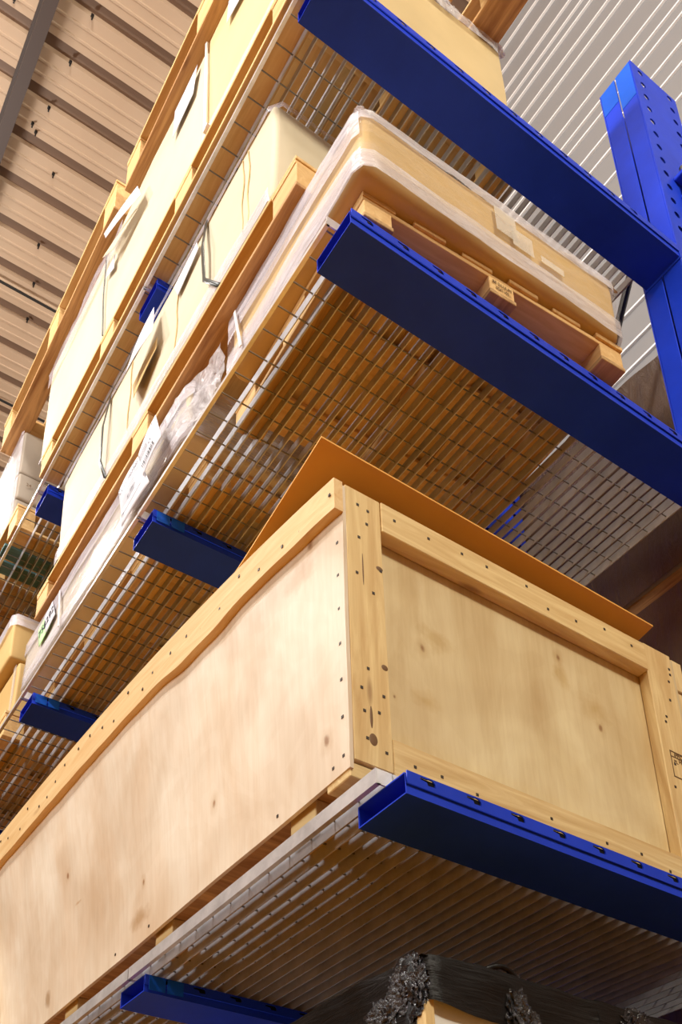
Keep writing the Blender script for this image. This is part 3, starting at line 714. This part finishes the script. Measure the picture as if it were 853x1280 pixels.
batten('side_batten', 2.296, 2.340, YF + .012, YF + .05, 2.00, 2.112)
batten('side_batten', 2.284, 2.296, YF + .012, YF + .11, 1.29, 2.110)
batten('side_batten', 2.296, 2.318, YF + .012, YF + .05, 1.29, 1.99)
# nails
mb = MB()
def nail(x, y, zz, ax):
    s = .0036
    if ax == 'y': mb.box(x - s, x + s, y - .0012, y + .001, zz - s, zz + s)
    else: mb.box(x - .0012, x + .001, y - s, y + s, zz - s, zz + s)
random.seed(11)
for xx, zz in ((1.15, 2.05), (1.18, 2.045), (1.175, 2.0), (1.15, 1.945), (1.21, 1.87), (1.14, 1.83), (1.185, 1.79), (1.16, 1.56), (1.20, 1.50), (1.14, 1.50), (1.185, 1.45), (1.145, 1.44), (1.15, 1.37), (1.20, 1.35)): nail(xx, YF, zz, 'y')
for k in range(9): nail(1.26 + .105 * k + random.uniform(-.02, .02), YF - .004, 2.03 + random.uniform(0, .045), 'y'); nail(1.26 + .105 * k + random.uniform(-.02, .02), YF, 1.32 + random.uniform(0, .05), 'y')
for zz in (2.05, 2.03, 2.0, 1.93, 1.86, 1.84, 1.7, 1.62, 1.55, 1.47, 1.45): nail(2.18 + random.uniform(0, .08), YF, zz, 'y')
for k in range(24):
    y = YF + .03 + .085 * k; zz = random.choice((2.03, 2.05, 2.07)); nail(1.081 + lean(y, (zz - 1.28) / .81), y + random.uniform(-.02, .02), zz, 'x')
for k in range(8): nail(1.1025, YF + .022, 1.32 + .1 * k, 'x')
for k in range(9): nail(1.1025 + lean(1.5 + .22 * k, .02), YF + .06 + .22 * k, 1.31, 'x')
part('nail_heads', mb, NAIL, cr)['kind'] = 'stuff'
# knots in the near post
for xx, zz, sx, sz in ((1.207, 1.876, .010, .007), (1.207, 1.583, .009, .008), (1.166, 1.372, .011, .016), (1.163, 1.43, .004, .03), (1.158, 1.85, .002, .05)):
    bm = bmesh.new(); bmesh.ops.create_icosphere(bm, subdivisions=3, radius=1.0)
    for v in bm.verts: v.co = Vector((v.co.x * sx, v.co.y * .0012, v.co.z * sz)) + Vector((xx, YF, zz)) - Vector(cr.location)
    me = bpy.data.meshes.new('knot'); bm.to_mesh(me); bm.free(); me.materials.append(KNOT); link(bpy.data.objects.new('knot', me), cr)
# stamp on the right post: a framed mark with three letters
mb = MB()
def ln(x0, x1, z0, z1): mb.box(x0, x1, YF - .0012, YF, z0, z1)
ln(2.190, 2.1925, 1.655, 1.742); ln(2.190, 2.268, 1.739, 1.742); ln(2.190, 2.268, 1.655, 1.658); ln(2.190, 2.268, 1.722, 1.7245); ln(2.266, 2.268, 1.655, 1.742)
for k in range(5): ln(2.236, 2.242, 1.66 + .012 * k, 1.667 + .012 * k)
part('stamp', mb, INKB, cr)
for tx, xx, zz, sz in (('IPPC', 2.222, 1.731, .017), ('PL', 2.209, 1.708, .016), ('HT', 2.233, 1.714, .018)):
    o = bpy.data.objects.new('stamp', text_mesh(tx, sz, INKB)); link(o, cr); o.location = (xx - 1.10, -.001, zz - Z0); o.rotation_euler = (PI / 2, 0, 0)
# thin brown board lying on the crate, its near end lifted
mb = MB(); secs = []
for y, zz in ((1.455, 2.208), (1.55, 2.186), (1.70, 2.152), (1.82, 2.125), (1.90, 2.112), (2.0, 2.107), (2.4, 2.106), (3.4, 2.106)):
    x0 = 1.046 if y < 1.95 else 1.06; secs.append([(x0, y, zz), (2.218, y, zz - .022 * max(0, (1.95 - y) / .5)), (2.218, y, zz + .005 - .022 * max(0, (1.95 - y) / .5)), (x0, y, zz + .005)])
mb.loft(secs); tag(part('hardboard_sheet', mb, HARDB), 'thin brown hardboard sheet lying on the plywood crate with its near end lifted', 'sheet')

# ------------------------------------------------------------------ dark loads
bl = thing('wrapped_load', 'load wrapped in glossy black film below the lowest deck, bottom edge of the picture', 'wrapped load', (1.21, 1.40, FZ))
carton('body', bl, CREAM, 1.225, 2.5, 1.415, 2.9, FZ + .0, .84, .004, .015, 23.)
bx('corner_board', bl, W_PINE, 1.213, 1.24, 1.405, 1.43, FZ + .2, .80, .003, 'z')
bpth = [(1.215, 2.9), (1.215, 1.43), (1.235, 1.402), (2.5, 1.402)]
def zf(s_): return (.62 if s_ < 1.46 else .775 - .02 * math.sin((s_ - 1.46) * 9) - (.35 if s_ > 1.95 else .0), .862)
skirt('black_film', bl, BLACKF, bpth, .75, .86, .004, .012, 7, 14, .02, seed=61., zf=zf)
m = MB(); secs = []
for i in range(24):
    x = 1.21 + 1.29 * i / 23; row = []
    for j in range(24):
        y = 1.40 + 1.5 * j / 23; row.append((x, y, .858 - .03 * max(0, (y - 1.5)) + .006 * n3(x * 7, y * 7, 3)))
    secs.append(row)
m.loft(secs, close=False); part('black_film_top', m, BLACKF, bl, True)
crumple('film_bunch', bl, BLACKC, (1.212, 1.450, .80), (.012, .060, .066), .42, 2.6, 5, 1.)
crumple('film_bunch', bl, BLACKC, (1.212, 1.515, .765), (.012, .070, .045), .42, 2.6, 5, 7.)
crumple('film_bunch', bl, BLACKC, (1.445, 1.398, .80), (.030, .012, .072), .42, 2.8, 5, 2.)
crumple('film_bunch', bl, BLACKC, (1.475, 1.398, .76), (.035, .012, .045), .42, 2.8, 5, 4.)
crumple('film_bunch', bl, BLACKC, (1.80, 1.398, .83), (.06, .012, .04), .42, 3.0, 5, 3.)
m = MB(); m.tube([(1.36 + .012 * k, 1.40 - .012 * math.sin(PI * k / 8), .858 + .016 * math.sin(PI * k / 8)) for k in range(9)], .006); part('film_roll', m, BLACKF, bl, True)
d1 = thing('wrapped_load', 'tall load in smoky brown film behind the rack, lower one right of the crate', 'wrapped load', (2.95, -.4, FZ))
carton('body', d1, CARD_G, 2.97, 3.7, -.4, 4.4, FZ, 3.02, .004, .02, 27.)
skirt('brown_film', d1, BROWNF, [(2.965, 4.4), (2.965, -.4), (3.7, -.4)], FZ, 3.03, .004, .012, 4, 40, .06, seed=71.)
d2 = thing('wrapped_load', 'load in smoky brown film behind the column, upper one against the white wall', 'wrapped load', (2.95, -.4, 3.02))
bx('bearer', d2, W_DARK, 2.98, 3.68, -.38, 4.38, 3.025, 3.11, .003, 'y')
carton('body', d2, CARD_G, 2.965, 3.7, -.4, 4.4, 3.11, 4.16, .004, .03, 29.)
def zg(s_): return (3.10, 4.20 + .02 * math.sin(s_ * 6) + .02 * n3(s_ * 5, 0, 0))
skirt('brown_film', d2, BROWNF, [(2.96, 4.4), (2.96, -.4), (3.7, -.4)], 3.1, 4.2, .004, .014, 4, 18, .05, seed=75., zf=zg)
